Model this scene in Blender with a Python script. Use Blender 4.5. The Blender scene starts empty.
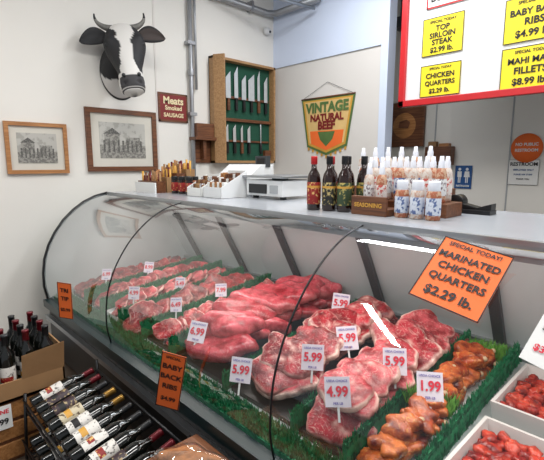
import bpy, math, random
from mathutils import Vector, Matrix, noise
random.seed(7)
PI=math.pi
sc=bpy.context.scene
# ------------------------------------------------------------------ materials
def lin(c):
    return tuple(((x/255.0)/12.92 if x/255.0<=.04045 else ((x/255.0+.055)/1.055)**2.4) for x in c)+(1,)
def mat(name,rgb,rough=.5,metal=0,var=.06,scale=8,bump=0,bscale=60,emit=0,coat=0,alpha=None,trans=0):
    m=bpy.data.materials.new(name); m.use_nodes=True
    nt=m.node_tree; b=nt.nodes['Principled BSDF']
    c=lin(rgb)
    tc=nt.nodes.new('ShaderNodeTexCoord')
    nz=nt.nodes.new('ShaderNodeTexNoise'); nz.inputs['Scale'].default_value=scale; nz.inputs['Detail'].default_value=4
    nt.links.new(tc.outputs['Object'],nz.inputs['Vector'])
    rp=nt.nodes.new('ShaderNodeValToRGB')
    rp.color_ramp.elements[0].position=.3; rp.color_ramp.elements[1].position=.7
    rp.color_ramp.elements[0].color=tuple(x*(1-var) for x in c[:3])+(1,)
    rp.color_ramp.elements[1].color=tuple(min(1,x*(1+var)) for x in c[:3])+(1,)
    nt.links.new(nz.outputs['Fac'],rp.inputs['Fac']); nt.links.new(rp.outputs['Color'],b.inputs['Base Color'])
    b.inputs['Roughness'].default_value=rough; b.inputs['Metallic'].default_value=metal
    b.inputs['Coat Weight'].default_value=coat
    b.inputs['Transmission Weight'].default_value=trans
    if emit:
        b.inputs['Emission Color'].default_value=c; b.inputs['Emission Strength'].default_value=emit
    if bump:
        n2=nt.nodes.new('ShaderNodeTexNoise'); n2.inputs['Scale'].default_value=bscale
        nt.links.new(tc.outputs['Object'],n2.inputs['Vector'])
        bp=nt.nodes.new('ShaderNodeBump'); bp.inputs['Strength'].default_value=bump; bp.inputs['Distance'].default_value=.01
        nt.links.new(n2.outputs['Fac'],bp.inputs['Height']); nt.links.new(bp.outputs['Normal'],b.inputs['Normal'])
    return m
def woodmat(name,a,b_,scale=6,axis=(1,12,12)):
    m=mat(name,a,.45); nt=m.node_tree; b=nt.nodes['Principled BSDF']
    tc=nt.nodes.new('ShaderNodeTexCoord'); mp=nt.nodes.new('ShaderNodeMapping'); mp.inputs['Scale'].default_value=axis
    nz=nt.nodes.new('ShaderNodeTexNoise'); nz.inputs['Scale'].default_value=scale; nz.inputs['Detail'].default_value=6; nz.inputs['Distortion'].default_value=.6
    rp=nt.nodes.new('ShaderNodeValToRGB'); rp.color_ramp.elements[0].color=lin(a); rp.color_ramp.elements[1].color=lin(b_)
    rp.color_ramp.elements[0].position=.35; rp.color_ramp.elements[1].position=.65
    nt.links.new(tc.outputs['Object'],mp.inputs['Vector']); nt.links.new(mp.outputs['Vector'],nz.inputs['Vector'])
    nt.links.new(nz.outputs['Fac'],rp.inputs['Fac']); nt.links.new(rp.outputs['Color'],b.inputs['Base Color'])
    return m
def glassmat(name,tint=(.97,.985,.98),base=.04,gain=.85,power=4,gc=.9):
    m=bpy.data.materials.new(name); m.use_nodes=True; nt=m.node_tree; nt.nodes.clear()
    o=nt.nodes.new('ShaderNodeOutputMaterial'); mx=nt.nodes.new('ShaderNodeMixShader')
    t=nt.nodes.new('ShaderNodeBsdfTransparent'); t.inputs[0].default_value=tint+(1,)
    g=nt.nodes.new('ShaderNodeBsdfGlossy'); g.inputs['Roughness'].default_value=.03; g.inputs['Color'].default_value=(gc,gc,gc,1)
    lw=nt.nodes.new('ShaderNodeLayerWeight'); lw.inputs['Blend'].default_value=.5
    pw=nt.nodes.new('ShaderNodeMath'); pw.operation='POWER'; pw.inputs[1].default_value=power
    ml=nt.nodes.new('ShaderNodeMath'); ml.operation='MULTIPLY_ADD'; ml.inputs[1].default_value=gain; ml.inputs[2].default_value=base
    nt.links.new(lw.outputs['Facing'],pw.inputs[0]); nt.links.new(pw.outputs[0],ml.inputs[0]); nt.links.new(ml.outputs[0],mx.inputs[0])
    nt.links.new(t.outputs[0],mx.inputs[1]); nt.links.new(g.outputs[0],mx.inputs[2]); nt.links.new(mx.outputs[0],o.inputs[0])
    return m
def meatmat(name,ca,cb,fatc,seam=.5,marb=.35,rough=.26,dark=None,bump=.5):
    m=bpy.data.materials.new(name); m.use_nodes=True; nt=m.node_tree; b=nt.nodes['Principled BSDF']
    L=nt.links
    tc=nt.nodes.new('ShaderNodeTexCoord')
    at=nt.nodes.new('ShaderNodeAttribute'); at.attribute_name='Col'
    sp=nt.nodes.new('ShaderNodeSeparateColor'); L.new(at.outputs['Color'],sp.inputs[0])
    mx0=nt.nodes.new('ShaderNodeMixRGB'); mx0.inputs[1].default_value=lin(ca); mx0.inputs[2].default_value=lin(cb)
    L.new(sp.outputs[1],mx0.inputs[0])
    n1=nt.nodes.new('ShaderNodeTexNoise'); n1.inputs['Scale'].default_value=48; n1.inputs['Detail'].default_value=5; n1.inputs['Distortion'].default_value=2.2
    L.new(tc.outputs['Object'],n1.inputs['Vector'])
    r1=nt.nodes.new('ShaderNodeValToRGB'); r1.color_ramp.elements[0].position=.57; r1.color_ramp.elements[1].position=.64
    r1.color_ramp.elements[1].color=(marb,marb,marb,1)
    L.new(n1.outputs['Fac'],r1.inputs['Fac'])
    n2=nt.nodes.new('ShaderNodeTexNoise'); n2.inputs['Scale'].default_value=10; n2.inputs['Detail'].default_value=2; n2.inputs['Distortion'].default_value=1.4
    L.new(tc.outputs['Object'],n2.inputs['Vector'])
    r2=nt.nodes.new('ShaderNodeValToRGB'); e=r2.color_ramp.elements
    e[0].position=.488; e[0].color=(0,0,0,1); e[1].position=.512; e[1].color=(0,0,0,1)
    k=e.new(.5); k.color=(seam,seam,seam,1)
    L.new(n2.outputs['Fac'],r2.inputs['Fac'])
    ad=nt.nodes.new('ShaderNodeMath'); ad.operation='MAXIMUM'; L.new(r1.outputs[0],ad.inputs[0]); L.new(r2.outputs[0],ad.inputs[1])
    ad2=nt.nodes.new('ShaderNodeMath'); ad2.operation='MAXIMUM'; L.new(ad.outputs[0],ad2.inputs[0]); L.new(sp.outputs[0],ad2.inputs[1])
    mx=nt.nodes.new('ShaderNodeMixRGB'); mx.inputs[2].default_value=lin(fatc); L.new(ad2.outputs[0],mx.inputs[0]); L.new(mx0.outputs[0],mx.inputs[1])
    n3=nt.nodes.new('ShaderNodeTexNoise'); n3.inputs['Scale'].default_value=20; n3.inputs['Detail'].default_value=4; L.new(tc.outputs['Object'],n3.inputs['Vector'])
    r3=nt.nodes.new('ShaderNodeValToRGB'); r3.color_ramp.elements[0].position=.35; r3.color_ramp.elements[1].position=.58
    d=dark or (165,105,110); r3.color_ramp.elements[0].color=lin(d); r3.color_ramp.elements[1].color=(1,1,1,1)
    L.new(n3.outputs['Fac'],r3.inputs['Fac'])
    mu=nt.nodes.new('ShaderNodeMixRGB'); mu.blend_type='MULTIPLY'; mu.inputs[0].default_value=1; L.new(mx.outputs[0],mu.inputs[1]); L.new(r3.outputs[0],mu.inputs[2])
    L.new(mu.outputs[0],b.inputs['Base Color'])
    b.inputs['Roughness'].default_value=rough
    bp=nt.nodes.new('ShaderNodeBump'); bp.inputs['Strength'].default_value=bump; bp.inputs['Distance'].default_value=.006
    L.new(n1.outputs['Fac'],bp.inputs['Height']); L.new(bp.outputs['Normal'],b.inputs['Normal'])
    return m
def labelmat(name,bgc,ink,scale=90,thr=.52):
    m=mat(name,bgc,.5,var=0); nt=m.node_tree
    rp=[n for n in nt.nodes if n.type=='VALTORGB'][0]; nz=[n for n in nt.nodes if n.type=='TEX_NOISE'][0]
    nz.inputs['Scale'].default_value=scale; rp.color_ramp.elements[0].position=thr-.04; rp.color_ramp.elements[1].position=thr+.04
    rp.color_ramp.elements[0].color=lin(bgc); rp.color_ramp.elements[1].color=lin(ink)
    return m
M={}
M['wallL']=mat('plaster_cream',(228,225,217),.7,var=.03,scale=1.2,bump=.05,bscale=30)
M['wallB']=mat('plaster_beige',(218,213,206),.7,var=.03,scale=1.2)
M['wallblue']=mat('paint_bluish_white',(212,222,240),.6,var=.02,scale=1.5)
M['ceil']=mat('ceiling_white',(215,217,222),.8,var=.02)
M['white']=mat('white_enamel',(222,223,222),.35,var=.02)
M['paper']=mat('paper_white',(230,230,226),.7,var=.02)
M['tag']=mat('price_card_stock',(222,214,224),.6,var=.02)
M['pan']=mat('white_plastic',(212,208,204),.3,var=.03)
M['grey']=mat('grey_plastic',(165,168,170),.4,var=.05)
M['dgrey']=mat('dark_grey_metal',(70,73,76),.4,.4)
M['black']=mat('black_plastic',(18,19,21),.35,var=.1)
M['teal']=mat('dark_teal_rail',(22,42,44),.3,.2)
M['steel']=mat('stainless_steel',(190,192,193),.25,1.0,var=.05,scale=20)
M['blade']=mat('knife_blade_steel',(205,210,212),.3,.45,var=.05,scale=20)
M['alu']=mat('brushed_aluminium',(170,173,176),.35,.9,var=.05,scale=20)
M['counter']=mat('counter_laminate',(168,172,177),.18,var=.03,scale=3)
M['inner']=mat('case_inner_panel',(186,194,194),.22,var=.08,scale=2)
M['pipe']=mat('galvanised_pipe',(165,167,170),.4,.5,var=.08)
M['turf']=mat('green_turf',(12,112,68),.55,var=.45,scale=40)
M['turf2']=mat('green_leaf_light',(110,172,66),.5,var=.3,scale=30)
M['green']=mat('green_felt',(22,76,56),.8,var=.08)
M['wood']=woodmat('oak_wood',(150,98,52),(182,128,76))
M['dwood']=woodmat('walnut_wood',(84,48,28),(120,74,44))
M['lwood']=woodmat('pine_wood',(150,112,72),(178,138,94))
M['card']=mat('brown_cardboard',(150,114,76),.8,var=.08)
M['red']=mat('red_paint',(190,26,32),.4,var=.04)
M['dred']=mat('dark_red_paint',(124,34,34),.4,var=.1)
M['rednum']=mat('red_ink',(214,46,66),.6,var=.02)
M['violet']=mat('violet_ink',(112,104,170),.6,var=.02)
M['yellow']=mat('yellow_card',(238,214,30),.6,var=.02)
M['orange']=mat('orange_card',(240,110,44),.65,var=.02)
M['ink']=mat('black_ink',(16,14,16),.6,var=.02)
M['blue']=mat('blue_sign',(28,78,136),.4,var=.03)
M['gold']=mat('gold_print',(206,154,62),.5,var=.08)
M['tan']=mat('tan_print',(220,184,120),.5,var=.06)
M['olive']=mat('olive_print',(84,112,60),.5,var=.15)
M['cream']=mat('cream_print',(232,216,172),.6,var=.03)
M['bone']=mat('bone_end',(196,168,132),.5,var=.1)
M['matboard']=mat('mat_board',(206,202,190),.8,var=.03)
M['wineglass']=mat('dark_wine_glass',(12,14,11),.1,var=.2,coat=.3)
M['saucedark']=mat('dark_sauce',(34,14,10),.12,coat=.5)
M['spice']=labelmat('spice_fill',(196,160,132),(166,96,66),70,.5)
M['spice2']=labelmat('pale_seasoning',(206,196,186),(188,150,130),70,.55)
M['lid']=mat('white_lid',(226,229,236),.35,var=.02)
M['labelb']=labelmat('blue_label',(206,212,222),(84,104,150),55,.52)
M['labelw']=labelmat('white_label',(222,222,220),(120,104,110),80,.56)
M['labelp']=labelmat('pink_label',(222,214,208),(190,84,74),70,.56)
M['labelg']=labelmat('green_label',(52,70,44),(176,160,90),50,.57)
M['labred']=labelmat('red_label',(140,26,24),(220,180,110),60,.58)
M['labdark']=labelmat('dark_label',(30,30,26),(190,170,110),60,.55)
M['floor']=mat('floor_tile',(98,84,72),.4,var=.2,scale=3)
M['horn']=mat('horn',(110,108,102),.4,var=.3,scale=12)
M['foil']=mat('foil_red',(96,16,26),.3,.4)
M['foilg']=mat('foil_gold',(150,114,52),.3,.7)
M['bread']=mat('crusty_bread',(166,112,70),.6,var=.5,scale=30,bump=.4,bscale=50)
M['lightemit']=mat('lamp_diffuser',(255,252,245),.5,emit=1.2)
M['glass']=glassmat('curved_glass',(.96,.98,.975),.05,.95,2.6,.82)
M['wrap']=glassmat('plastic_wrap',(.95,.95,.95),.08,.5,2)
FAT=(240,208,194)
M['beef']=meatmat('beef_red',(140,12,26),(202,52,64),FAT,.45,.4)
M['pork']=meatmat('pork_pink',(176,40,54),(216,92,98),FAT,.45,.4)
M['roast']=meatmat('roast_muscle',(168,34,50),(214,88,100),(232,176,168),.3,.25,.24,(185,135,140),.25)
M['dbeef']=meatmat('beef_dark',(112,10,22),(178,34,44),(228,186,172),.4,.4)
M['chick']=meatmat('marinated_chicken',(168,62,24),(216,118,56),(226,170,90),.15,.45,.2,dark=(130,60,36))
M['kabob']=meatmat('kabob_red',(176,32,26),(210,70,46),(226,130,80),.15,.35,.2,dark=(140,60,50))
M['sausage']=meatmat('sausage_red',(170,36,32),(200,70,58),(226,150,120),.1,.25,.25)

# ------------------------------------------------------------------ mesh builder
class MB:
    def __init__(s): s.v=[];s.f=[];s.mi=[];s.sm=[];s.mats=[];s.col=[]
    def mid(s,m):
        m=M[m] if isinstance(m,str) else m
        if m not in s.mats: s.mats.append(m)
        return s.mats.index(m)
    def add(s,vs,fs,m,smooth=False,T=None,col=None):
        k=len(s.v); i=s.mid(m)
        for n,q in enumerate(vs):
            q=Vector(q)
            s.v.append(T@q if T else q); s.col.append(col[n] if col else (0,0,0,1))
        for f in fs: s.f.append([k+j for j in f]); s.mi.append(i); s.sm.append(smooth)
    def box(s,a,b,m,T=None):
        x0,y0,z0=a;x1,y1,z1=b
        if x0>x1:x0,x1=x1,x0
        if y0>y1:y0,y1=y1,y0
        if z0>z1:z0,z1=z1,z0
        s.add([(x0,y0,z0),(x1,y0,z0),(x1,y1,z0),(x0,y1,z0),(x0,y0,z1),(x1,y0,z1),(x1,y1,z1),(x0,y1,z1)],
          [(0,3,2,1),(4,5,6,7),(0,1,5,4),(1,2,6,5),(2,3,7,6),(3,0,4,7)],m,False,T)
    def lathe(s,prof,m,seg=20,T=None,smooth=True,a0=0,a1=2*PI):
        vs=[];fs=[];n=len(prof);full=abs(a1-a0-2*PI)<1e-6
        ns=seg if full else seg+1
        for i in range(ns):
            a=a0+(a1-a0)*i/seg
            for r,z in prof: vs.append((r*math.cos(a),r*math.sin(a),z))
        for i in range(seg):
            j=(i+1)%ns
            for k in range(n-1): fs.append((i*n+k,j*n+k,j*n+k+1,i*n+k+1))
        s.add(vs,fs,m,smooth,T)
    def loft(s,rings,m,smooth=True,cap=True,T=None,col=None,closed=True):
        n=len(rings[0]);vs=[q for r in rings for q in r];fs=[]
        for i in range(len(rings)-1):
            for k in range(n if closed else n-1):
                l=(k+1)%n; fs.append((i*n+k,i*n+l,(i+1)*n+l,(i+1)*n+k))
        if cap and closed: fs.append(tuple(range(n))[::-1]); fs.append(tuple((len(rings)-1)*n+k for k in range(n)))
        s.add(vs,fs,m,smooth,T,col)
    def tube(s,pts,r,m,seg=10,T=None):
        pts=[Vector(p) for p in pts];rings=[]
        rr=r if isinstance(r,(list,tuple)) else [r]*len(pts)
        up=None
        for i,p in enumerate(pts):
            d=(pts[min(i+1,len(pts)-1)]-pts[max(i-1,0)]).normalized()
            if up is None: up=Vector((0,0,1)) if abs(d.z)<.9 else Vector((1,0,0))
            x=d.cross(up).normalized(); y=x.cross(d).normalized(); up=y
            rings.append([tuple(p+rr[i]*(x*math.cos(2*PI*k/seg)+y*math.sin(2*PI*k/seg))) for k in range(seg)])
        s.loft(rings,m,True,True,T)
    def sphere(s,c,r,m,T=None,seg=14,rg=8):
        r=(r,r,r) if not isinstance(r,(tuple,list)) else r
        rings=[]
        for i in range(1,rg):
            ph=PI*i/rg
            rings.append([(c[0]+r[0]*math.sin(ph)*math.cos(2*PI*k/seg),c[1]+r[1]*math.sin(ph)*math.sin(2*PI*k/seg),c[2]+r[2]*math.cos(ph)) for k in range(seg)])
        s.loft(rings,m,True,True,T)
    def prism(s,poly,z0,z1,m,T=None):
        n=len(poly);vs=[(x,y,z0) for x,y in poly]+[(x,y,z1) for x,y in poly]
        fs=[tuple(range(n))[::-1],tuple(range(n,2*n))]+[(i,(i+1)%n,n+(i+1)%n,n+i) for i in range(n)]
        s.add(vs,fs,m,False,T)
    def build(s,name,T=None,bevel=0,sub=0,solid=0,parent=None):
        me=bpy.data.meshes.new(name); me.from_pydata([tuple(q) for q in s.v],[],s.f)
        for m in s.mats: me.materials.append(m)
        me.polygons.foreach_set('material_index',s.mi); me.polygons.foreach_set('use_smooth',s.sm)
        ca=me.color_attributes.new('Col','FLOAT_COLOR','POINT')
        ca.data.foreach_set('color',[c for q in s.col for c in q])
        me.update()
        o=bpy.data.objects.new(name,me); bpy.context.collection.objects.link(o)
        if T: o.matrix_world=T
        if bevel:
            b=o.modifiers.new('bevel','BEVEL'); b.width=bevel; b.segments=2; b.limit_method='ANGLE'
        if parent:
            o.parent=parent; o.matrix_parent_inverse=Matrix.Identity(4)
        return o
def basis(loc,right,up):
    r=Vector(right).normalized(); u=Vector(up); u=(u-r*u.dot(r)).normalized(); n=r.cross(u)
    m=Matrix((( r.x,u.x,n.x,loc[0]),(r.y,u.y,n.y,loc[1]),(r.z,u.z,n.z,loc[2]),(0,0,0,1)))
    return m
def text(parent,body,size,x,y,z,m,xs=1,bold=.03,rot=0):
    cu=bpy.data.curves.new('txt','FONT'); cu.body=body; cu.size=size; cu.align_x='CENTER'; cu.align_y='CENTER'; cu.offset=size*bold; cu.resolution_u=3
    t=bpy.data.objects.new('txt',cu); bpy.context.collection.objects.link(t)
    bpy.context.view_layer.update()
    me=bpy.data.meshes.new_from_object(t.evaluated_get(bpy.context.evaluated_depsgraph_get()))
    bpy.data.objects.remove(t); me.materials.clear(); me.materials.append(M[m])
    o=bpy.data.objects.new('lettering',me); bpy.context.collection.objects.link(o)
    o.parent=parent; o.matrix_local=Matrix.Translation((x,y,z))@Matrix.Rotation(rot,4,'Z')@Matrix.Diagonal((xs,1,1,1))
    return o
def sign(name,W,H,T,m,lines,th=.004,border=None,stick=0):
    b=MB(); b.box((-W/2,-H/2,-th),(W/2,H/2,0),m)
    if border:
        w=border[1]
        for a,c in (((-W/2,-H/2),(W/2,-H/2+w)),((-W/2,H/2-w),(W/2,H/2)),((-W/2,-H/2),(-W/2+w,H/2)),((W/2-w,-H/2),(W/2,H/2))):
            b.box((a[0],a[1],0),(c[0],c[1],.0015),border[0])
    if stick: b.box((-.004,-H/2-stick,-th-.003),(.004,-H/2+.03,-th),'white')
    o=b.build(name,T)
    for l in lines:
        text(o,l[0],l[1],l[5] if len(l)>5 else 0,l[2],.003,l[3],l[4] if len(l)>4 else 1)
    return o
WL=lambda y,z,x=-3.598: basis((x,y,z),(0,1,0),(0,0,1))
WB=lambda x,z,y: basis((x,y,z),(1,0,0),(0,0,1))

# ------------------------------------------------------------------ room shell
b=MB(); b.box((-3.7,-1.5,0),(-3.6,3.6,3.4),'wallL'); b.build('wall_left')
b=MB(); b.box((-3.6,3.5,0),(-2.2,3.6,3.4),'wallB'); b.box((-3.6,3.485,2.55),(-2.2,3.5,3.4),'wallblue'); b.box((-2.205,3.48,0),(-2.13,3.6,3.4),'wallblue'); b.build('wall_back')
b=MB(); b.box((-3.6,4.2,0),(2.5,4.3,3.4),'wallL')
for x in (-2.0,-1.3,-.35): b.box((x,4.192,0),(x+.012,4.2,3.4),'grey')
b.build('wall_rear')
b=MB(); b.box((-3.7,-1.5,-.1),(2.5,4.3,0),'floor'); b.build('floor')
b=MB(); b.box((-3.7,-1.5,3.4),(2.5,4.3,3.5),'ceil'); b.build('ceiling')
b=MB()
for y in (2.0,-.1): b.box((-3.6,y,1.0),(-3.595,y+.015,3.4),'wallB')
b.build('trim_1')
b=MB(); b.box((-3.6,-1.5,0),(-3.585,3.5,.1),'grey'); b.build('baseboard_left')
def lamp(x,y,sx,sy,e,col=(1,.985,.965)):
    b=MB(); b.box((x-sx/2-.03,y-sy/2-.03,3.34),(x+sx/2+.03,y+sy/2+.03,3.399),'white'); b.box((x-sx/2,y-sy/2,3.33),(x+sx/2,y+sy/2,3.34),'lightemit')
    b.build('ceiling_light')
    l=bpy.data.lights.new('tube','AREA'); l.shape='RECTANGLE'; l.size=sx; l.size_y=sy; l.energy=e; l.color=col
    o=bpy.data.objects.new('ceiling_lamp',l); o.location=(x,y,3.32); bpy.context.collection.objects.link(o)
lamp(-1.3,1.1,.25,1.2,40); lamp(.6,1.0,.25,1.2,36); lamp(-1.9,2.6,1.2,.25,33,(.92,.95,1)); lamp(-.2,2.9,1.2,.25,33,(.92,.95,1)); lamp(-2.2,-.75,.10,1.4,33)
w=bpy.data.worlds.new('world'); sc.world=w; w.use_nodes=True
bg=w.node_tree.nodes['Background']; bg.inputs[0].default_value=(.88,.93,1,1); bg.inputs[1].default_value=.48

# ------------------------------------------------------------------ display case
XL,XR=-3.33,1.2
prof=[(.905,.505),(.888,.60),(.89,.70),(.905,.80),(.94,.90),(.99,.99),(1.055,1.075),(1.13,1.145),(1.21,1.2),(1.30,1.24),(1.40,1.262)]
def deck(y): return .50+.10*(y-1.0)
case=MB()
case.box((XL,1.40,1.245),(XR,2.22,1.27),'counter')
case.box((XL,1.385,1.235),(XR,1.402,1.274),'alu')
case.box((XL,1.40,1.205),(XR,1.50,1.245),'alu')
case.box((XL,.865,.455),(XR,.925,.507),'teal')
case.box((XL,.90,.10),(XR,.96,.455),'black')
case.box((XL,.96,.02),(XR,2.2,.10),'black')
case.box((XL,.925,.40),(XR,2.2,.455),'white')
case.box((XL,.87,.36),(XR,.90,.39),'alu')
case.add([(XL,.925,deck(.925)),(XR,.925,deck(.925)),(XR,2.14,deck(2.14)),(XL,2.14,deck(2.14))],[(0,1,2,3)],'inner')
case.add([(XL,2.14,.60),(XR,2.14,.60),(XR,1.80,1.21),(XL,1.80,1.21)],[(0,1,2,3)],'inner')
case.box((XL,1.5,1.205),(XR,2.2,1.245),'white')
case.box((XL,2.18,.10),(XR,2.2,1.25),'alu')
for x in (-3.1,-2.5,-1.9,-1.27,-.64,0,.6):
    case.loft([[(x,2.135,.60),(x+.05,2.135,.60),(x+.05,2.11,.60),(x,2.11,.60)],[(x,1.80,1.205),(x+.05,1.80,1.205),(x+.05,1.775,1.205),(x,1.775,1.205)]],'dgrey',False)
case.box((XL,2.07,.61),(XR,2.13,.66),'alu')
def endpoly(): return [(y,z) for y,z in prof]+[(2.2,1.262),(2.2,.10),(.93,.10),(.93,.46)]
for x in (XL-.03,XR):
    T=Matrix(((0,0,1,x),(1,0,0,0),(0,1,0,0),(0,0,0,1)))
    case.prism(endpoly(),0,.03,'inner',T)
for x in (XL-.035,XR+.005):
    case.tube([(x+.015,y,z) for y,z in prof],.014,'black',8)
co=case.build('refrigerated_display_case')
gl=MB()
xs=[XL,-2.24,-.93,.35,XR]
def smooth(p,n):
    out=[]
    for i in range(len(p)-1):
        p0,p1,p2,p3=p[max(i-1,0)],p[i],p[i+1],p[min(i+2,len(p)-1)]
        for k in range(n):
            u=k/n
            out.append(tuple(.5*((2*p1[j])+(-p0[j]+p2[j])*u+(2*p0[j]-5*p1[j]+4*p2[j]-p3[j])*u*u+(-p0[j]+3*p1[j]-3*p2[j]+p3[j])*u**3) for j in (0,1)))
    return out+[p[-1]]
pr=smooth(prof,4)
for i in range(4):
    gl.loft([[(xs[i]+.004,y,z) for y,z in pr],[(xs[i+1]-.004,y,z) for y,z in pr]],'glass',True,False,closed=False)
g=gl.build('curved_glass_panels',parent=co)
jn=MB()
for x in xs[1:-1]: jn.tube([(x,y-.001,z) for y,z in pr],.004,'black',6)
jn.build('glass_joints',parent=co)
l=bpy.data.lights.new('case_tube','AREA'); l.shape='RECTANGLE'; l.size=4.3; l.size_y=.05; l.energy=17; l.color=(1,.93,.88)
o=bpy.data.objects.new('case_lamp',l); o.location=((XL+XR)/2,1.47,1.2); o.rotation_euler=(math.radians(8),0,0); bpy.context.collection.objects.link(o)

def grass(b,x0,x1,y0,y1,zf,n,h,m='turf'):
    vs=[];fs=[]
    for i in range(n):
        x=random.uniform(x0,x1);y=random.uniform(y0,y1);z=zf(y)
        a=random.uniform(0,2*PI);w=.005;hh=h*random.uniform(.6,1.1);dx=random.uniform(-.4,.4)*hh;dy=random.uniform(-.4,.4)*hh
        c,s_=math.cos(a)*w,math.sin(a)*w
        k=len(vs);vs+= [(x-c,y-s_,z),(x+c,y+s_,z),(x+c*.6+dx*.5,y+s_*.6+dy*.5,z+hh*.6),(x+dx,y+dy,z+hh)]
        fs+=[(k,k+1,k+2),(k,k+2,k+3)]
    b.add(vs,fs,m)
tf=MB()
tf.box((XL+.01,.935,.495),(XR-.01,1.04,.515),'turf')
grass(tf,XL+.02,-.2,.935,1.045,lambda y:.51,9000,.032)
DIV=[-3.02,-2.74,-2.46,-2.16,-1.86,-1.40,-.985,-.745,-.53]
for x in DIV:
    e=.02 if x<-1.5 else .005
    tf.add([(x-.010,1.05,.50),(x+.010,1.05,.50),(x+.010,2.06,.60),(x-.010,2.06,.60),(x-.006,1.05,.58+e),(x+.006,1.05,.58+e),(x+.006,2.06,.685+e),(x-.006,2.06,.685+e)],
      [(4,5,6,7),(0,1,5,4),(1,2,6,5),(2,3,7,6),(3,0,4,7)],'turf')
    grass(tf,x-.008,x+.008,1.05,2.06,lambda y:deck(y)+.06+e,1100,.035)
    grass(tf,x-.018,x+.018,1.05,2.06,lambda y:deck(y)+.01,500,.05)
tf.build('artificial_turf_dividers',parent=co)

# ------------------------------------------------------------------ meat
def slab(b,c,rx,ry,th,R,seed,m,fat=.5,irr=.22,tone=None,bend=0,n=36,mm=14,ridge=0,fl=.8,eye=0):
    vs=[];cols=[];sd=Vector((seed*3.7,seed*1.3,seed*.7)); tone=random.random() if tone is None else tone
    fa=random.uniform(0,2*PI)
    for j in range(mm+1):
        u=j/mm; ph=PI*(u-.045*math.sin(4*PI*u)) ; sr=max(math.sin(ph),0)**(.42 if fl>.6 else .6); cz=math.copysign(abs(math.cos(ph))**fl,math.cos(ph))
        for i in range(n):
            a=2*PI*i/n; d=Vector((math.cos(a),math.sin(a),0))
            r=1+irr*noise.noise(d*1.3+sd)*1.8+irr*.5*noise.noise(d*3+sd)
            x=rx*r*sr*math.cos(a);y=ry*r*sr*math.sin(a);z=th*cz
            q=Vector((x,y,z)); nn=noise.noise(q*16+sd); n2=noise.noise(q*38+sd)
            amp=.3 if fl>.6 else .15
            z+=th*amp*nn*sr+.002*n2 + bend*(x*x)/max(rx,.01)+ (.012+th*.3)*noise.noise(Vector((x,y,0))*9+sd)*sr
            if ridge and cz>0: z+=th*.45*math.sin(x/ridge*2*PI)*(.3+sr*.7)
            q=Vector((x+.004*nn,y+.004*n2,z))
            vs.append(tuple(q))
            e=0
            t0=.90 if fl<.6 else .95
            if sr>t0:
                e=min(1,(sr-t0)*16)*fat*(.4+.8*max(0,math.cos(a-fa)+.3)) 
            if eye and sr<.8:
                dd=abs(math.hypot(x/rx-.35*math.cos(fa),y/ry-.35*math.sin(fa))-.5)
                e=max(e,max(0,1-dd*11)*eye)
            cols.append((min(1,e),min(1,max(0,tone+nn*.8)),0,1))
    fs=[]
    for j in range(mm):
        for i in range(n):
            k=(i+1)%n; fs.append((j*n+i,(j+1)*n+i,(j+1)*n+k,j*n+k))
    T=Matrix.Translation(c)@R
    b.add(vs,fs,m,True,T,cols)
def rot(yaw,pitch=0,roll=0):
    return Matrix.Rotation(math.radians(yaw),4,'Z')@Matrix.Rotation(math.radians(pitch),4,'X')@Matrix.Rotation(math.radians(roll),4,'Y')
seed=[0]
def pile(name,x0,x1,y0,y1,m,rx,ry,th,step,cols,layers,tilt=25,yaw=0,fat=.6,irr=.22,heap=.03,ridge=0,bend=0,tray=True,jy=25,fl=.4,eye=.6,tm='black'):
    b=MB()
    if tray:
        z0,z1=deck(y0)+.004,deck(y1)+.004
        b.add([(x0,y0,z0),(x1,y0,z0),(x1,y1,z1),(x0,y1,z1),(x0,y0,z0+.02),(x1,y0,z0+.02),(x1,y1,z1+.02),(x0,y1,z1+.02)],[(0,1,2,3),(0,1,5,4),(1,2,6,5),(2,3,7,6),(3,0,4,7)],tm)
    W=x1-x0
    for L in range(layers):
        y=y1-ry*.8-L*.03
        while y>y0+ry*.45+L*.04:
            for c in range(cols):
                seed[0]+=1
                cx=x0+W*(c+.5)/cols+random.uniform(-.012,.012)
                if cols==1: cx+=random.uniform(-.02,.02)
                tt=(y-y0)/(y1-y0)
                z=deck(y)+.02+th+L*th*1.7+heap*math.sin(PI*min(1,max(0,tt)))*.6
                s=random.uniform(.82,1.12)
                slab(b,(cx,y+random.uniform(-.01,.01),z+random.uniform(0,.008)),rx*s*random.uniform(.92,1.08),ry*s*random.uniform(.92,1.08),th*random.uniform(.8,1.2),
                     rot(yaw+random.uniform(-jy,jy),tilt+random.uniform(-9,9),random.uniform(-10,10)),seed[0],m,fat,irr,ridge=ridge,bend=bend,fl=fl,eye=eye*random.choice((0,1,1)))
            y-=step
    return b.build(name)
pile('beef_steak_pile',-3.30,-3.05,1.07,1.98,'dbeef',.075,.065,.013,.08,2,2,28,0,heap=.015)
pile('sliced_beef_pile',-2.99,-2.77,1.07,1.98,'beef',.09,.072,.013,.066,1,2,34,10,heap=.02)
pile('pork_chop_pile',-2.71,-2.49,1.07,1.98,'pork',.09,.078,.013,.064,1,2,36,-10,fat=1,heap=.015,tm='white')
pile('ribeye_steak_pile',-2.43,-2.19,1.07,1.98,'dbeef',.10,.082,.015,.08,1,2,32,15,fat=1,heap=.03)
pile('beef_rib_pile',-2.13,-1.89,1.07,1.98,'beef',.10,.07,.015,.075,1,2,34,0,fat=1,heap=.02,ridge=.035)
pile('beef_roast_pile',-1.83,-1.43,1.07,1.99,'roast',.19,.085,.042,.125,1,2,16,35,fat=.3,irr=.2,heap=.10,jy=20,fl=.75,eye=0)
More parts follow.
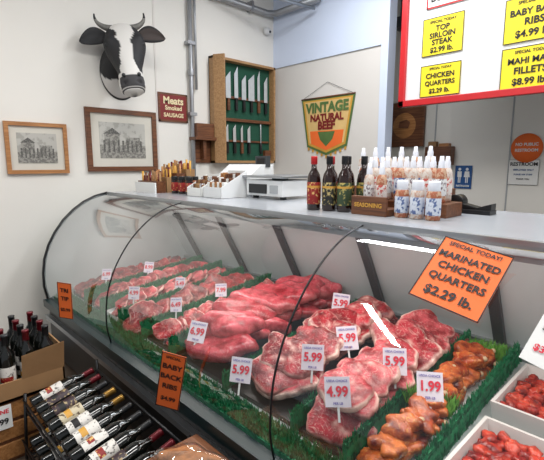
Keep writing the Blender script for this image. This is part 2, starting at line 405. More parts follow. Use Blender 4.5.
pile('sirloin_steak_pile',-1.37,-1.01,1.07,1.99,'beef',.15,.105,.022,.115,1,3,28,15,fat=1,heap=.07,fl=.45,irr=.24,jy=40,eye=.8)
pile('pork_shoulder_pile',-.96,-.77,1.06,1.98,'pork',.115,.092,.024,.105,1,3,28,25,fat=1,irr=.22,heap=.04,fl=.45,jy=40,eye=.8)
b=MB(); seed0=900
b.add([(-.728,1.06,deck(1.06)+.01),(-.55,1.06,deck(1.06)+.01),(-.55,1.98,deck(1.98)+.01),(-.728,1.98,deck(1.98)+.01)],[(0,1,2,3)],'white')
for L in range(3):
    y=1.92-L*.035
    while y>1.10+L*.04:
        seed0+=1
        R=rot(random.uniform(-70,70),random.uniform(5,25),random.uniform(-15,15)); c=Vector((-.64+random.uniform(-.02,.02),y,deck(y)+.035+L*.03))
        slab(b,c,.065,.048,.022,R,seed0,'chick',.1,.35,fl=.7)
        if seed0%2:
            d=R@Vector((.045,.02,.0)); pts=[c+d*(.3+k*.33) for k in range(5)]
            rr=[.024,.025,.019,.012,.009]
            k0=len(b.v); b.tube(pts,rr,'chick',14)
            for q in range(k0,len(b.v)): b.col[q]=(0,.4,0,1)
            b.sphere(tuple(pts[-1]),.011,'bone')
        y-=.09
b.build('marinated_chicken_pile')
gb=MB(); grass(gb,-.72,-.56,1.40,1.50,lambda y:.60,400,.07,'turf2'); grass(gb,-.72,-.56,1.95,2.05,lambda y:.60,700,.08,'turf2'); grass(gb,-.94,-.80,1.50,1.58,lambda y:.64,400,.06,'turf2'); gb.build('lettuce_garnish')

def pan(x0,x1,y0,y1,z,h,m,kind):
    b=MB(); t=.012; ins=.025
    top=[(x0,y0,z+h),(x1,y0,z+h),(x1,y1,z+h),(x0,y1,z+h)]
    o2=[(x0+t,y0+t,z+h),(x1-t,y0+t,z+h),(x1-t,y1-t,z+h),(x0+t,y1-t,z+h)]
    inn=[(x0+ins,y0+ins,z+.01),(x1-ins,y0+ins,z+.01),(x1-ins,y1-ins,z+.01),(x0+ins,y1-ins,z+.01)]
    out=[(x0+.01,y0+.01,z),(x1-.01,y0+.01,z),(x1-.01,y1-.01,z),(x0+.01,y1-.01,z)]
    vs=top+o2+inn+out; fs=[]
    for i in range(4):
        j=(i+1)%4; fs+=[(i,j,4+j,4+i),(4+i,4+j,8+j,8+i),(i,12+i,12+j,j)]
    fs+=[(8,9,10,11),(15,14,13,12)]
    b.add(vs,fs,'pan')
    nx=int((x1-x0-.06)/.036); ny=int((y1-y0-.06)/.036)
    for L in range(2):
        for i in range(nx):
            for j in range(ny):
                seed[0]+=1
                slab(b,(x0+.045+i*.036+random.uniform(-.008,.008),y0+.045+j*.036+random.uniform(-.008,.008),z+.03+L*.022+random.uniform(-.004,.006)),
                     .026,.02,.016,rot(random.uniform(0,180),random.uniform(-30,30),random.uniform(-30,30)),seed[0],m,.1,.4,n=12,mm=6)
    return b.build(kind,bevel=0)
for i,x in enumerate((-.475,-.125,.225,.575)):
    pan(x,x+.32,1.12,1.52,.525,.08,'sausage' if i==1 else 'kabob','marinated_meat_pan')
    pan(x,x+.32,1.56,1.98,.565,.08,'kabob','marinated_meat_pan')

def pcard(x,y,z,price,W=.1,H=.125,yaw=32,lean=20,top='USDA CHOICE'):
    yw=math.radians(yaw); r=Vector((math.cos(yw),math.sin(yw),0)); back=Vector((-math.sin(yw),math.cos(yw),0))
    up=Vector((0,0,1))*math.cos(math.radians(lean))+back*math.sin(math.radians(lean))
    r=r+up*random.uniform(-.12,.12)
    sign('price_card',W,H,basis((x,y,z),r,up),'tag',[(top,W*.125,H*.36,'violet'),('PER LB',W*.13,-H*.38,'violet'),(price,W*.54,0,'rednum',.9)],th=.002,stick=.05)
for q in [(-1.31,1.77,.76,'5.99'),(-1.04,1.46,.74,'5.99'),(-1.05,1.24,.72,'5.99'),(-.79,1.43,.73,'5.99'),(-.84,1.13,.70,'4.99'),(-.63,1.40,.70,'1.99'),
          (-1.29,1.06,.64,'5.99'),(-1.70,1.12,.67,'6.99'),(-2.10,1.57,.70,'7.99'),(-2.47,1.50,.68,'5.49'),(-2.97,1.53,.70,'8.99'),(-2.13,1.26,.67,'6.49'),(-2.55,1.2,.66,'4.99'),(-3.1,1.25,.67,'6.99')]:
    far=q[0]<-2
    pcard(*q,W=.072 if far else .09,H=.084 if far else .102,yaw=random.uniform(25,48),lean=random.uniform(10,28))

sign('orange_price_sign',.19,.225,basis((-.452,1.150,1.195),(1,0.05,-.20),(.14,.78,.64)),'orange',
     [('SPECIAL TODAY!',.019,.092,'ink'),('MARINATED',.030,.052,'ink'),('CHICKEN',.032,.014,'ink'),('QUARTERS',.031,-.026,'ink'),('$2.29 lb.',.038,-.075,'ink')],th=.002,border=('ink',.003))
sign('orange_price_sign',.10,.28,basis((-1.435,.81,.625),(.72,.60,-.22),(.34,.0,1)),'orange',
     [('SPECIAL',.017,.12,'ink'),('BABY',.034,.075,'ink'),('BACK',.034,.025,'ink'),('RIBS',.034,-.025,'ink'),('$4.99',.028,-.09,'ink')],th=.002,border=('ink',.003))
sign('orange_price_sign',.09,.24,basis((-2.66,.81,.67),(.72,.60,-.1),(.22,.0,1)),'orange',
     [('TRI',.036,.07,'ink'),('TIP',.036,.015,'ink'),('$5.99',.028,-.06,'ink')],th=.002,border=('ink',.003))
sign('white_price_sign',.10,.145,basis((-.195,1.055,1.115),(1,.0,-.25),(.25,.65,.65)),'paper',
     [('SPECIAL',.021,.045,'rednum'),('SAUSAGE',.018,.015,'ink'),('$3.99 lb',.022,-.035,'rednum')],th=.002)

# ------------------------------------------------------------------ wall pictures
def picture(y0,y1,z0,z1,fm,fw,mw,nm='framed_picture'):
    W,H=y1-y0,z1-z0; b=MB()
    for i,(a,c,d,e) in enumerate([((-W/2,-H/2),(W/2,-H/2),(W/2-fw,-H/2+fw),(-W/2+fw,-H/2+fw)),((W/2,-H/2),(W/2,H/2),(W/2-fw,H/2-fw),(W/2-fw,-H/2+fw)),
        ((W/2,H/2),(-W/2,H/2),(-W/2+fw,H/2-fw),(W/2-fw,H/2-fw)),((-W/2,H/2),(-W/2,-H/2),(-W/2+fw,-H/2+fw),(-W/2+fw,H/2-fw))]):
        b.prism([a,c,d,e],0,.025,fm)
    b.box((-W/2+fw,-H/2+fw,.0),(W/2-fw,H/2-fw,.008),'matboard')
    b.box((-W/2+fw+mw,-H/2+fw+mw,.008),(W/2-fw-mw,H/2-fw-mw,.010),'sky')
    w,h=W/2-fw-mw,H/2-fw-mw
    b.box((-w,-h,.010),(w,-h*.25,.0105),'engr')
    b.box((-w*.8,-h*.3,.0105),(-w*.15,h*.35,.011),'engr'); b.prism([(-w*.85,h*.35),(-w*.1,h*.35),(-w*.45,h*.7)],.0105,.011,'engrd')
    b.box((w*.1,-h*.35,.0105),(w*.75,h*.2,.011),'engr')
    for i in range(9):
        x=-w*.85+i*w*.2; b.box((x,-h*.65,.011),(x+w*.08,-h*.1,.0115),'engrd'); b.lathe([(0,.0115),(w*.05,.0115)],'engrd',8,Matrix.Translation((x+w*.04,-h*.05,0)))
    b.build(nm,WL((y0+y1)/2,(z0+z1)/2),bevel=0)
M['engr']=labelmat('engraving_grey',(150,148,140),(112,110,104),60,.5)
M['engrd']=labelmat('engraving_dark',(84,82,78),(120,118,112),80,.55)
M['sky']=labelmat('engraving_light',(182,180,172),(160,158,150),20,.55)
picture(.77,1.20,1.42,1.80,'wood',.028,.05)
picture(1.35,1.98,1.43,1.95,'dwood',.04,.07)
s=sign('small_red_wall_sign',.31,.26,WL(2.17,2.01,-3.585),'dred',[('Meats',.09,.06,'cream'),('Smoked',.055,-.005,'cream'),('SAUSAGE',.05,-.07,'cream')],th=.012,border=('dwood',.018))

# ------------------------------------------------------------------ knife cabinet
b=MB(); W,H=.84,1.04; d=.09
b.box((-W/2,-H/2,0),(W/2,H/2,.012),'green')
for a,c in (((-W/2,-H/2),(W/2,-H/2+.025)),((-W/2,H/2-.025),(W/2,H/2)),((-W/2,-H/2),(-W/2+.025,H/2)),((W/2-.025,-H/2),(W/2,H/2))):
    b.box((a[0],a[1],0),(c[0],c[1],d),'lwood')
b.box((-W/2+.05,.14,.012),(W/2-.05,.165,.03),'dwood'); b.box((-W/2+.05,-.30,.012),(W/2-.05,-.28,.03),'dwood')
b.box((-W/2+.03,-.09,.012),(W/2-.03,-.06,.05),'dwood')
T=Matrix.Translation((-W/2,0,d))@Matrix.Rotation(math.radians(-62),4,'Y')
b.box((0,-H/2,0),(.12,H/2,.02),'lwood',T)
def knife(b,x,ytop,L,bw,hl,hm,up=False):
    T=Matrix.Translation((x,ytop,.036))
    if up: T=T@Matrix.Rotation(PI,4,'Z')
    b.prism([(-.014,0),(.015,0),(.017,-hl*.5),(.012,-hl),(-.012,-hl),(-.016,-hl*.5)][::-1],-.008,.012,hm,T)
    b.prism([(-bw/2,-hl),(bw/2,-hl),(bw/2,-hl-L*.75),(-bw/2+.003,-hl-L)][::-1],-.001,.003,'blade',T)
x=-.31
for L,bw,hl,hm in [(.30,.055,.13,'black'),(.27,.065,.12,'dwood'),(.32,.05,.13,'black'),(.26,.06,.12,'black'),(.28,.085,.12,'black'),(.32,.035,.13,'dwood'),(.28,.05,.12,'black')]:
    knife(b,x,.02,L,bw,hl,hm,True); x+=.105
x=-.33
for L,bw,hl,hm in [(.22,.04,.12,'black'),(.2,.035,.12,'black'),(.2,.04,.11,'black'),(.16,.03,.11,'dwood'),(.24,.04,.12,'black')]:
    knife(b,x,-.42,.18,bw,.12,hm,True); x+=.10
b.tube([(.24,-.42,.04),(.24,-.30,.04)],.014,'black'); b.tube([(.24,-.30,.04),(.24,-.10,.04)],.006,'blade'); b.box((.29,-.44,.02),(.38,-.38,.06),'dwood')
b.build('knife_cabinet',WL(3.01,2.02),bevel=.002)
b=MB(); b.box((-.13,.0,0),(.13,.03,.12),'dwood'); b.box((-.11,-.22,0),(.11,0,.02),'dwood'); b.prism([(-.02,0),(.02,0),(.015,-.18),(-.015,-.18)][::-1],0,.08,'dwood')
b.box((-.10,.03,.02),(.10,.16,.10),'dwood')
b.build('wall_shelf',WL(2.47,1.72),bevel=.004)

# pipes
b=MB()
b.tube([(-3.56,2.36,.8),(-3.56,2.36,3.39)],.019,'pipe'); b.tube([(-3.565,2.42,2.2),(-3.565,2.42,3.39)],.012,'pipe')
for z in (1.3,1.95,2.6,3.05): b.box((-3.598,2.32,z),(-3.535,2.40,z+.03),'pipe')
b.lathe([(.028,-.03),(.032,0),(.028,.03)],'pipe',12,Matrix.Translation((-3.56,2.36,2.35)))
b.build('vertical_conduit_pipe')
b=MB()
b.tube([(-3.56,2.2,3.10),(-3.56,3.36,3.10),(-3.5,3.43,3.10),(-2.9,3.43,3.10)],.035,'pipe')
b.tube([(-3.4,2.3,3.16),(-3.3,3.0,3.16),(-3.1,3.40,3.16),(-2.3,3.43,3.16)],.022,'pipe')
b.tube([(-3.3,2.6,3.12),(-2.95,3.43,3.02)],.016,'alu')
for y in (2.6,3.1): b.box((-3.6,y,3.06),(-3.52,y+.03,3.16),'pipe')
b.build('ceiling_pipes')
b=MB(); b.sphere((0,0,.03),(.05,.04,.04),'white'); b.box((-.03,-.03,-.0),(.03,.03,.02),'white'); b.sphere((0.01,-.01,.065),(.014,.014,.01),'black'); b.build('security_camera',WL(3.36,2.92))
b=MB(); b.box((-2.45,4.05,2.85),(-2.2,4.199,2.95),'dgrey'); b.tube([(-2.38,4.12,2.85),(-2.38,4.12,3.38)],.02,'dgrey'); b.box((-2.3,4.1,2.7),(-2.2,4.199,3.2),'dgrey'); b.build('wall_bracket')

# ------------------------------------------------------------------ cow head mount
def cow():
    root=bpy.data.objects.new('mounted_cow_head',None); bpy.context.collection.objects.link(root)
    root.matrix_world=Matrix.Translation((-3.6,1.67,2.37))
    HT=Matrix.Translation((.12,0,.02))@Matrix.Rotation(math.radians(-24),4,'Z')@Matrix.Rotation(math.radians(7),4,'X')@Matrix.Scale(1.13,4)@Matrix.Translation((-.12,0,-.02))
    m=bpy.data.materials.new('cow_hide'); m.use_nodes=True; nt=m.node_tree; bs=nt.nodes['Principled BSDF']
    at=nt.nodes.new('ShaderNodeAttribute'); at.attribute_name='Col'; nt.links.new(at.outputs['Color'],bs.inputs['Base Color']); bs.inputs['Roughness'].default_value=.65
    nz=nt.nodes.new('ShaderNodeTexNoise'); nz.inputs['Scale'].default_value=120; bp=nt.nodes.new('ShaderNodeBump'); bp.inputs['Strength'].default_value=.25; bp.inputs['Distance'].default_value=.01
    nt.links.new(nz.outputs['Fac'],bp.inputs['Height']); nt.links.new(bp.outputs['Normal'],bs.inputs['Normal'])
    BK=(.012,.012,.013,1);WH=(.66,.64,.60,1);NS=(.03,.028,.03,1)
    def interp(st,t):
        n=len(st)-1; f=t*n; i=min(int(f),n-1); u=f-i
        def g(k): return st[max(0,min(n,k))]
        p0,p1,p2,p3=g(i-1),g(i),g(i+1),g(i+2)
        return [0.5*((2*p1[k])+(-p0[k]+p2[k])*u+(2*p0[k]-5*p1[k]+4*p2[k]-p3[k])*u*u+(-p0[k]+3*p1[k]-3*p2[k]+p3[k])*u**3) for k in range(len(p1))]
    st=[(.17,.185,.03,.03,.03),(.19,.165,.085,.06,.06),(.235,.10,.128,.075,.10),(.27,.02,.138,.085,.13),(.305,-.06,.112,.085,.125),(.34,-.135,.085,.075,.10),(.365,-.195,.082,.07,.085),(.385,-.245,.088,.065,.085),(.395,-.285,.074,.055,.07),(.395,-.305,.03,.03,.04)]
    b=MB();N=84;R=84;rings=[];cols=[]
    for j in range(R+1):
        t=j/R; cx,cz,w,df,db=interp(st,t)
        fr=Vector((.92,0,.38)).normalized()
        ring=[]
        for i in range(N):
            a=2*PI*i/N; s_,c=math.sin(a),math.cos(a)
            e=.8 if c>0 else .95
            yy=w*math.copysign(abs(s_)**e,s_); dd=(df if c>0 else db)*math.copysign(abs(c)**(1.1 if c>0 else .9),c)
            q=Vector((cx,0,cz))+fr*dd+Vector((0,yy,0))
            eb=math.exp(-((t-.30)/.05)**2)*math.exp(-((abs(yy)-.10)/.03)**2)*(1 if c>0 else 0)
            q+=fr*.016*eb+Vector((0,math.copysign(.01*eb,yy),0))
            nd=math.exp(-((t-.80)/.035)**2)*math.exp(-((abs(yy)-.048)/.016)**2)*(1 if c>0 else 0); q-=fr*.018*nd
            mo=math.exp(-((t-.90)/.012)**2)*(1 if c>-.3 else 0); q-=fr*.010*mo
            ring.append(tuple(q))
            nn=noise.noise(q*14)*.022
            bl=(.03+.28*t if t<.16 else .075-.22*(t-.16) if t<.36 else .031+.10*max(0,t-.36))+nn
            col=BK
            if c>-.2 and abs(yy)<bl: col=WH
            if t>.64+nn and c>-.9: col=WH
            if t>.70 and t<.88 and c>.25 and abs(yy)<.078+nn*.3: col=NS
            if mo>.4: col=NS
            cols.append(col)
        rings.append(ring)
    b.loft(rings,m,True,True,HT,cols)
    b.build('head',parent=root)
    b=MB(); rings=[];cols=[]
    sn=[(.0,-.12,.17,.22),(.04,-.10,.165,.21),(.10,-.06,.15,.185),(.17,-.01,.13,.155),(.24,.03,.11,.12)]
    for j in range(31):
        t=j/30; cx,cz,w,h=interp(sn,t); ring=[]
        for i in range(60):
            a=2*PI*i/60; q=Vector((cx,w*math.cos(a)-.05*t,cz+h*math.sin(a)))
            ring.append(tuple(q)); nn=noise.noise(q*9)
            cols.append(WH if (q.z<-.19+nn*.14 and q.x>.02) else BK)
        rings.append(ring)
    b.loft(rings,m,True,True,None,cols); b.build('neck',parent=root)
    b=MB()
    for sgn in (-1,1):
        rings=[];cols=[]
        for j in range(17):
            t=j/16; L=.01+.18*t
            w=.054*math.sin(PI*min(1,.12+t*.88))**.7+.004 if t<1 else .002
            cen=Vector((.20+.03*t,sgn*(.10+L),.115+.02*math.sin(t*PI)-.03*t))
            ring=[]
            for i in range(20):
                a=2*PI*i/20
                q=cen+Vector((.014*math.sin(a)*(1 if math.sin(a)>0 else .8)-.02*(1-abs(math.cos(a)))*1*(1 if math.sin(a)>0 else 0),0,w*math.cos(a)))
                ring.append(tuple(q)); cols.append(BK if not(math.sin(a)>.2 and abs(math.cos(a))<.6) else (.06,.045,.04,1))
            rings.append(ring if sgn>0 else ring[::-1])
        b.loft(rings,m,True,True,HT,cols)
    b.build('ears',parent=root)
    b=MB()
    for sgn in (-1,1):
        pts=[];rr=[]
        for j in range(15):
            t=j/14; pts.append((.205+.02*t,sgn*(.06+.105*math.sin(t*1.75)),.165+.02*t+.075*t*t)); rr.append(.026*(1-t*.82))
        b.tube(pts,rr,'horn',14,HT)
        b.tube(pts[-4:],[r*1.03 for r in rr[-4:]],'black',14,HT)
    b.build('horns',parent=root)
    b=MB()
    for sgn in (-1,1): b.sphere((.305,sgn*.117,.035),.019,'black',HT); b.sphere((.432,sgn*.05,-.185),(.010,.013,.014),'black',HT)
    b.build('eyes_and_nostrils',parent=root)
cow()

# ------------------------------------------------------------------ pennant
b=MB()
pl=[(-.345,.27),(.345,.27),(.26,-.22),(.0,-.31),(-.26,-.22)][::-1]
b.prism(pl,0,.004,'olive')
b.prism([(x*.93,y*.93+.004) for x,y in pl],.004,.006,'gold')
b.prism([(x*.86,y*.86+.008) for x,y in pl],.006,.0065,'tan')
b.prism([(-.22,-.06),(.22,-.06),(.20,-.19),(0,-.26),(-.20,-.19)][::-1],.0065,.008,'orange')
b.prism([(-.11,-.07),(.11,-.07),(.08,-.15),(0,-.22),(-.08,-.15)][::-1],.008,.010,'olive')
b.tube([(-.345,.275,.005),(.345,.275,.005)],.008,'dwood'); b.tube([(-.33,.275,.005),(0,.42,.003),(.33,.275,.005)],.002,'black',6)
for i in range(9):
    x=-.24+i*.06; yb=-.22-.09*(1-abs(x)/.26) ; b.box((x-.012,yb-.03,.0),(x+.012,yb+.01,.003),'gold')
po=b.build('beef_pennant_banner',WB(-2.82,1.89,3.494))
text(po,'VINTAGE',.135,0,.17,.012,'olive',.98,.05); text(po,'NATURAL',.095,0,.07,.012,'dred',1,.05); text(po,'BEEF',.11,0,-.01,.012,'dred',1,.05)

# ------------------------------------------------------------------ menu board
b=MB(); x0,x1,z0,z1=-1.91,.9,1.96,3.3
b.box((x0,3.33,z0),(x1,3.36,z1),'white')
for a,c in (((x0,z0),(x1,z0+.05)),((x0,z1-.05),(x1,z1)),((x0,z0),(x0+.05,z1)),((x1-.05,z0),(x1,z1))): b.box((a[0],3.30,a[1]),(c[0],3.345,c[1]),'red')
for x in (-1.7,.7): b.box((x,3.34,3.3),(x+.03,3.36,3.4),'dgrey')
b.build('menu_board',bevel=.004)
def ysign(x0,x1,z0,z1,l):
    W,H=x1-x0,z1-z0
    sign('yellow_price_sign',W,H,WB((x0+x1)/2,(z0+z1)/2,3.322),'yellow',[('SPECIAL TODAY',H*.10,H*.38,'ink')]+[(t,s*H,y*H,'ink') for t,s,y in l],th=.003,border=('ink',.005))
ysign(-1.73,-1.41,2.33,2.61,[('TOP',.2,.2),('SIRLOIN',.2,.02),('STEAK',.2,-.16),('$2.99 lb.',.19,-.36)])
ysign(-1.73,-1.41,2.02,2.26,[('CHICKEN',.22,.15),('QUARTERS',.2,-.08),('$2.29 lb.',.2,-.33)])
ysign(-1.13,-.76,2.31,2.60,[('BABY BACK',.2,.16),('RIBS',.22,-.06),('$4.99 lb.',.22,-.32)])
ysign(-1.13,-.76,2.0,2.28,[('MAHI MAHI',.2,.17),('FILLETS',.22,-.06),('$8.99 lb.',.22,-.32)])
ysign(-.62,-.27,2.31,2.60,[('PORK',.22,.15),('CHOPS',.22,-.06),('$3.99 lb.',.22,-.32)])
ysign(-.62,-.27,1.99,2.27,[('GROUND',.22,.15),('BEEF',.22,-.06),('$3.49 lb.',.22,-.32)])
sign('white_menu_header',.42,.2,WB(-1.5,2.78,3.322),'paper',[('BUY MEAT',.075,-.03,'ink'),('HERE',.05,.05,'rednum')],th=.003,border=('red',.012))
def rs(x,z):
    k=4.192/3.9; return x*k,1.5+(z-1.5)*k
x,z=rs(-2.16,1.86)
b=MB(); b.box((-.22,-.22,0),(.22,.24,.03),'dwood'); b.lathe([(.0,.034),(.10,.034),(.13,.03)],'wood',24); b.prism([(-.06,-.02),(.05,-.03),(.07,.03),(.03,.06),(-.05,.04)],.034,.045,'dwood'); b.build('wooden_plaque',WB(x,z,4.19),bevel=.006)
x,z=rs(-1.78,1.565)
b=MB(); b.box((-.13,-.09,0),(.13,.09,.10),'dwood'); b.box((-.11,.09,.02),(-.03,.14,.08),'card'); b.box((.0,.09,.02),(.1,.12,.08),'wood'); b.build('wooden_wall_box',WB(x,z,4.19),bevel=.004)
x,z=rs(-1.57,1.375); s=sign('restroom_pictogram_sign',.16,.22,WB(x,z,4.188),'blue',[('RESTROOM',.024,-.085,'paper')],th=.006)
b=MB()
for dx in (-.035,.035):
    b.lathe([(0,.002),(.014,.002)],'white',14,Matrix.Translation((dx,.075,.001)))
    b.prism([(dx-.02,.055),(dx+.02,.055),(dx+.02+(.008 if dx>0 else 0),-.0),(dx-.02-(.008 if dx>0 else 0),-.0)][::-1],.001,.003,'white'); b.box((dx-.012,-.055,.001),(dx-.003,0,.003),'white'); b.box((dx+.003,-.055,.001),(dx+.012,0,.003),'white')
b.build('figures',parent=s)
x,z=rs(-1.08,1.62); b=MB(); b.lathe([(0,.006),(.125,.006),(.125,0)],'orange',36); so=b.build('round_orange_sign',WB(x,z,4.19)); text(so,'NO PUBLIC',.035,0,.03,.009,'paper'); text(so,'RESTROOM',.035,0,-.02,.009,'paper')
x,z=rs(-1.09,1.425); sign('restroom_notice_sign',.24,.22,WB(x,z,4.188),'paper',[('RESTROOM',.042,.07,'ink'),('EMPLOYEES ONLY',.02,.02,'blue'),('PLEASE ASK STAFF',.018,-.02,'blue'),('THANK YOU',.018,-.06,'ink')],th=.004,border=('ink',.002))

# ------------------------------------------------------------------ counter items
CT=1.27
def bottle(name,x,y,prof,bm,cap,capprof,lab=None,labprof=None,z=CT,lab2=None):
    b=MB(); b.lathe(prof,bm,20); b.lathe(capprof,cap,18)
    if lab: b.lathe(labprof,lab,20)
    if lab2: b.lathe(lab2[1],lab2[0],20)
    b.build(name,Matrix.Translation((x,y,z+.001)))
sp=[(0,0),(.030,0),(.033,.006),(.033,.15),(.028,.175),(.014,.20),(.013,.235),(0,.235)]
cp=[(0,.262),(.015,.262),(.016,.258),(.016,.225),(.013,.222)]
lp=[(.0335,.03),(.0342,.032),(.0342,.135),(.0335,.137)]
for i,(x,y,c,lb) in enumerate([(-1.365,1.60,'red','labred'),(-1.285,1.62,'black','labdark'),(-1.21,1.64,'black','labelg'),(-1.335,1.70,'red','labred'),(-1.25,1.72,'black','labdark'),(-1.17,1.74,'black','labelg')]):
    bottle('sauce_bottle',x,y,sp,'saucedark',c,cp,lb,lp,lab2=('gold',[(.0345,.11),(.0346,.115),(.0345,.12)]))
b=MB()
b.box((-1.14,1.60,CT),(-.96,1.615,CT+.085),'dwood'); b.box((-1.24,1.74,CT),(-.76,1.90,CT+.06),'dwood'); b.box((-1.36,1.90,CT),(-.86,2.06,CT+.11),'dwood')
b.box((-1.14,1.615,CT),(-.96,1.74,CT+.03),'dwood')
ro=b.build('tiered_display_riser',bevel=.003)
text(ro,'SEASONING',.026,0,0,0,'gold').matrix_local=basis((-1.05,1.597,CT+.045),(1,0,0),(0,0,1))
kp=[(0,0),(.026,0),(.029,.005),(.029,.10),(.026,.115),(.022,.12)]
kc=[(.0,.158),(.021,.158),(.024,.152),(.024,.118),(.022,.115)]
kl=[(.0295,.02),(.030,.022),(.030,.088),(.0295,.09)]
tp=[(0,0),(.022,0),(.024,.005),(.024,.12),(.019,.14),(.012,.15)]
tc_=[(0,.198),(.008,.198),(.010,.18),(.013,.172),(.014,.148)]
tl=[(.0245,.03),(.025,.032),(.025,.10),(.0245,.102)]
def shaker(x,y,z,tall,i):
    if tall: bottle('seasoning_bottle',x,y,tp,['spice2','spice','spice2'][i%3],'lid',tc_,['labelw','labelp','labelw','labelb'][i%4],tl,z)
    else: bottle('seasoning_shaker',x,y,kp,'spice' if i%2 else 'spice2','lid',kc,'labelb',kl,z)
k=0
for x in (-.915,-.845,-.775): k+=1; shaker(x,1.65,CT,False,k)
for j in range(2):
    shaker(-1.10+j*.065,1.68,CT+.03,True,j)
for j in range(7): k+=1; shaker(-1.20+j*.065,1.78,CT+.06,True,k)
for j in range(7): k+=1; shaker(-1.21+j*.065,1.86,CT+.06,True,k)
for j in range(6): k+=1; shaker(-1.32+j*.075,1.95,CT+.11,True,k)
b=MB(); 
for i in range(4):
    y0=1.62+i*.09; z0=CT+.02+i*.03
    b.box((-3.26,y0,CT),(-2.96,y0+.08,z0+.07),'card' if i%2 else 'dwood')
    for j in range(12):
        x=-3.245+j*.025; b.tube([(x,y0+.04,z0),(x+random.uniform(-.008,.008),y0+.04,z0+.13+random.uniform(-.02,.02))],.009,random.choice(['card','dwood','wood','foil','gold']),8)
b.box((-3.27,1.60,CT),(-2.95,1.612,CT+.08),'paper'); b.build('jerky_stick_rack')
for i in range(5):
    x=-2.86+i*.05+(.02 if i%2 else 0); y=1.72+(i%2)*.07
    bottle('spice_jar',x,y,[(0,0),(.026,0),(.027,.005),(.027,.095),(.024,.105)],'spice' if i%2 else 'saucedark','black',[(0,.13),(.025,.13),(.026,.125),(.026,.103)],'labelw' if i%2 else 'labred',[(.0275,.02),(.028,.022),(.028,.082),(.0275,.084)])
def obox(name,x0,x1,y0,y1,h,m,fill):
    b=MB(); t=.004
    b.box((x0,y0,CT),(x1,y1,CT+.004),m)
    b.box((x0,y0,CT),(x1,y0+t,CT+h*.6),m); b.box((x0,y1-t,CT),(x1,y1,CT+h*1.5),m)
    for xx in (x0,x1-t): b.prism([(y0,CT),(y1,CT),(y1,CT+h*1.5),(y0,CT+h*.6)],0,t,m,Matrix(((0,0,1,xx),(1,0,0,0),(0,1,0,0),(0,0,0,1))))
    n=int((x1-x0)/.028)
    for j in range(n):
        for q in range(3):
            yy=y0+.03+q*(y1-y0-.05)/3
            b.box((x0+.008+j*.027,yy,CT+.01),(x0+.028+j*.027,yy+.03,CT+h*(.8+.25*q)+random.uniform(0,.01)),random.choice(fill))
    b.build(name,bevel=.0015)
obox('snack_box',-2.60,-2.43,1.66,1.84,.10,'paper',['labelw','card','dwood'])
obox('snack_box',-2.40,-2.20,1.66,1.88,.12,'white',['paper','wood','dwood'])
b=MB(); b.box((-2.62,1.95,CT),(-2.25,2.18,CT+.14),'white'); b.prism([(1.95,CT+.14),(2.18,CT+.14),(2.18,CT+.22),(2.06,CT+.22)],-2.62,-2.25,'white',Matrix(((0,0,1,0),(1,0,0,0),(0,1,0,0),(0,0,0,1))))
b.box((-2.56,1.945,CT+.03),(-2.32,1.952,CT+.09),'black')
b.box((-2.18,1.86,CT+.02),(-1.84,2.18,CT+.12),'white'); b.box((-2.20,1.84,CT+.135),(-1.82,2.19,CT+.15),'alu'); b.box((-2.06,1.98,CT+.12),(-1.98,2.06,CT+.135),'dgrey')
b.box((-2.15,1.853,CT+.035),(-1.98,1.862,CT+.095),'black'); b.box((-1.95,1.853,CT+.04),(-1.88,1.862,CT+.09),'grey')
b.box((-2.36,2.10,CT+.20),(-2.24,2.14,CT+.28),'dgrey'); b.box((-2.34,2.096,CT+.215),(-2.26,2.101,CT+.265),'black')
for x in (-2.16,-1.9): b.box((x,1.90,CT),(x+.03,1.93,CT+.02),'black')
b.build('counter_scale',bevel=.008)
TX=Matrix.Translation((-.23,0,0))
b=MB(); b.box((-.66,1.98,CT),(-.44,2.06,CT+.02),'black',TX); b.lathe([(0,-.03),(.035,-.03),(.035,.03),(0,.03)],'black',20,Matrix.Translation((-.83,2.02,CT+.05))@Matrix.Rotation(PI/2,4,'X')); b.prism([(-.66,CT+.02),(-.44,CT+.02),(-.44,CT+.05),(-.5,CT+.03),(-.64,CT+.06)],-2.05,-1.99,'black',TX@Matrix(((1,0,0,0),(0,0,-1,0),(0,1,0,0),(0,0,0,1)))); b.build('tape_dispenser',bevel=.002)

# ------------------------------------------------------------------ wine
wp=[(0,0),(.034,0),(.037,.006),(.037,.19),(.032,.215),(.016,.24),(.0145,.30),(.016,.302),(.016,.312),(0,.312)]
wf=[(.0152,.245),(.0156,.25),(.0156,.30),(.0168,.302),(.0168,.313),(0,.3135)]
wl=[(.0375,.05),(.0378,.052),(.0378,.15),(.0375,.152)]
def wine(b,T,lab='paper',foil='foil',w=.4):
    b.lathe(wp,'wineglass',22,T); b.lathe(wf,foil,16,T); b.lathe(wl,lab,14,T,a0=-PI*w,a1=PI*w)
    b.lathe([(.038,.075),(.0381,.077),(.0381,.10),(.038,.102)],random.choice(['ink','gold','labred']),14,T,a0=-PI*w*.6,a1=PI*w*.6)
M['wlab1']=labelmat('wine_label_white',(222,218,210),(100,94,90),70,.6)
M['wlab2']=labelmat('wine_label_cream',(200,188,158),(80,60,40),60,.58)
M['wlab3']=labelmat('wine_label_dark',(52,34,40),(170,150,110),60,.58)
rk=MB()
X0,X1=-2.27,-1.34
TI=((.47,.27,.83,.36),(.45,.06,.83,.12))
for (yf,zf_,yb,zb) in TI:
    for y,z in ((yf,zf_),(yb,zb)):
        rk.tube([(X0,y,z),(X1,y,z)],.006,'black',8)
    rk.tube([(X0,yf-.01,zf_+.06),(X1,yf-.01,zf_+.06)],.005,'black',8)
    n=10
    for i in range(n+1):
        x=X0+(X1-X0)*i/n
        rk.tube([(x,yf-.01,zf_+.06),(x,yf,zf_),(x,yb,zb)],.003,'black',6)
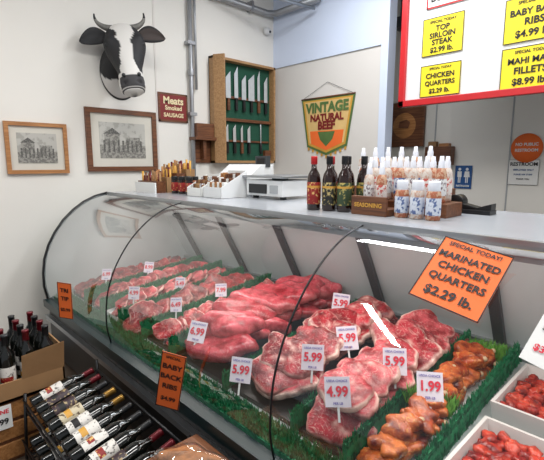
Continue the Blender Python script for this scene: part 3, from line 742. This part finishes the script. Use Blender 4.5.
for x in (X0,X1):
    rk.tube([(x,.45,.01),(x,.47,.36)],.008,'black',8); rk.tube([(x,.83,.01),(x,.83,.42)],.008,'black',8); rk.tube([(x,.45,.02),(x,.83,.02)],.006,'black',8)
rk.build('wine_rack')
wb=MB()
for (yf,zf_,yb,zb) in TI:
    d=Vector((0,yb-yf,zb-zf_)).normalized()
    for i in range(10):
        x=X0+.05+i*.092
        c=Vector((x,yf+.015,zf_+.045))
        up=Vector((0,-d.z,d.y))
        T=Matrix(((up.x,1,d.x,c.x),(up.y,0,d.y,c.y),(up.z,0,d.z,c.z),(0,0,0,1)))@Matrix.Rotation(random.uniform(-.4,.5),4,'Z')
        wine(wb,T,random.choice(['wlab1','wlab1','wlab1','wlab2','wlab3']),random.choice(['foil','black','foilg','black']),.36)
wb.build('wine_bottles')
b=MB(); cx0,cx1,cy0,cy1=-2.70,-2.30,.27,.67; zb=.33; h=zb+.10
b.box((cx0+.02,cy0+.02,.0),(cx1-.02,cy1-.02,zb),'dwood')
for z in (.02,.125,.23): b.box((cx0+.01,cy0+.01,z),(cx1-.01,cy1-.01,z+.085),'wood')
b.build('wooden_crate_stand',bevel=.004)
b=MB()
b.box((cx0,cy0,zb),(cx1,cy1,zb+.012),'card')
for a,c in (((cx0,cy0),(cx1,cy0+.008)),((cx0,cy1-.008),(cx1,cy1)),((cx0,cy0),(cx0+.008,cy1)),((cx1-.008,cy0),(cx1,cy1))): b.box((a[0],a[1],zb),(c[0],c[1],h+(.12 if c[1]==cy1 and a[0]==cx0 and a[1]>cy0 else 0)),'card')
for q in ([(cx1,cy0+.2,h),(cx1,cy1,h),(cx1+.03,cy1,h+.15),(cx1+.03,cy0+.2,h+.13)],[(cx0,cy0,h),(cx1,cy0,h),(cx1,cy0-.08,h-.08),(cx0,cy0-.08,h-.08)]):
    q2=[(x,y,z-.004) for x,y,z in q]; b.add(q+q2,[(0,1,2,3),(7,6,5,4),(0,4,5,1),(1,5,6,2),(2,6,7,3),(3,7,4,0)],'card')
b.build('cardboard_wine_carton')
b=MB()
for i in range(4):
    for j in range(4):
        T=Matrix.Translation((cx0+.06+i*.093,cy0+.06+j*.093,zb+.014))@Matrix.Rotation(random.uniform(-1.0,.0),4,'Z')
        wine(b,T,'wlab1' if (i+j)%3 else 'wlab3','foil' if (i+j)%2 else 'black',.45)
b.build('upright_wine_bottles')
sign('carton_price_sign',.10,.12,basis((cx1+.005,.36,.26),(.05,1,0),(-.05,0,1)),'paper',[('WINE',.03,.03,'rednum'),('9.99',.04,-.02,'ink')],th=.002)

# ------------------------------------------------------------------ bread stand at front
b=MB(); b.box((-1.30,.50,.43),(-.78,.84,.45),'dwood')
for x in (-1.28,-.82):
    for y in (.52,.80): b.box((x,y,0),(x+.03,y+.03,.43),'dwood')
b.build('low_wooden_stand',bevel=.004)
b=MB()
for i,(x,y,yaw) in enumerate([(-1.10,.69,30),(-.88,.66,10)]):
    slab(b,(x,y,.505),.11,.065,.045,rot(yaw),50+i,M['bread'],0,.12)
    slab(b,(x,y,.506),.118,.072,.05,rot(yaw),50+i,M['wrap'],0,.12)
b.build('wrapped_bread_loaves')

# ------------------------------------------------------------------ camera
cd=bpy.data.cameras.new('camera'); cam=bpy.data.objects.new('camera',cd); bpy.context.collection.objects.link(cam)
cam.location=(0,0,1.5); cd.sensor_width=36; cd.lens=36*423/544; cd.clip_start=.02
cam.rotation_euler=(math.radians(90-9),0,math.radians(90-43.9))
sc.camera=cam
sc.view_settings.view_transform='Standard'
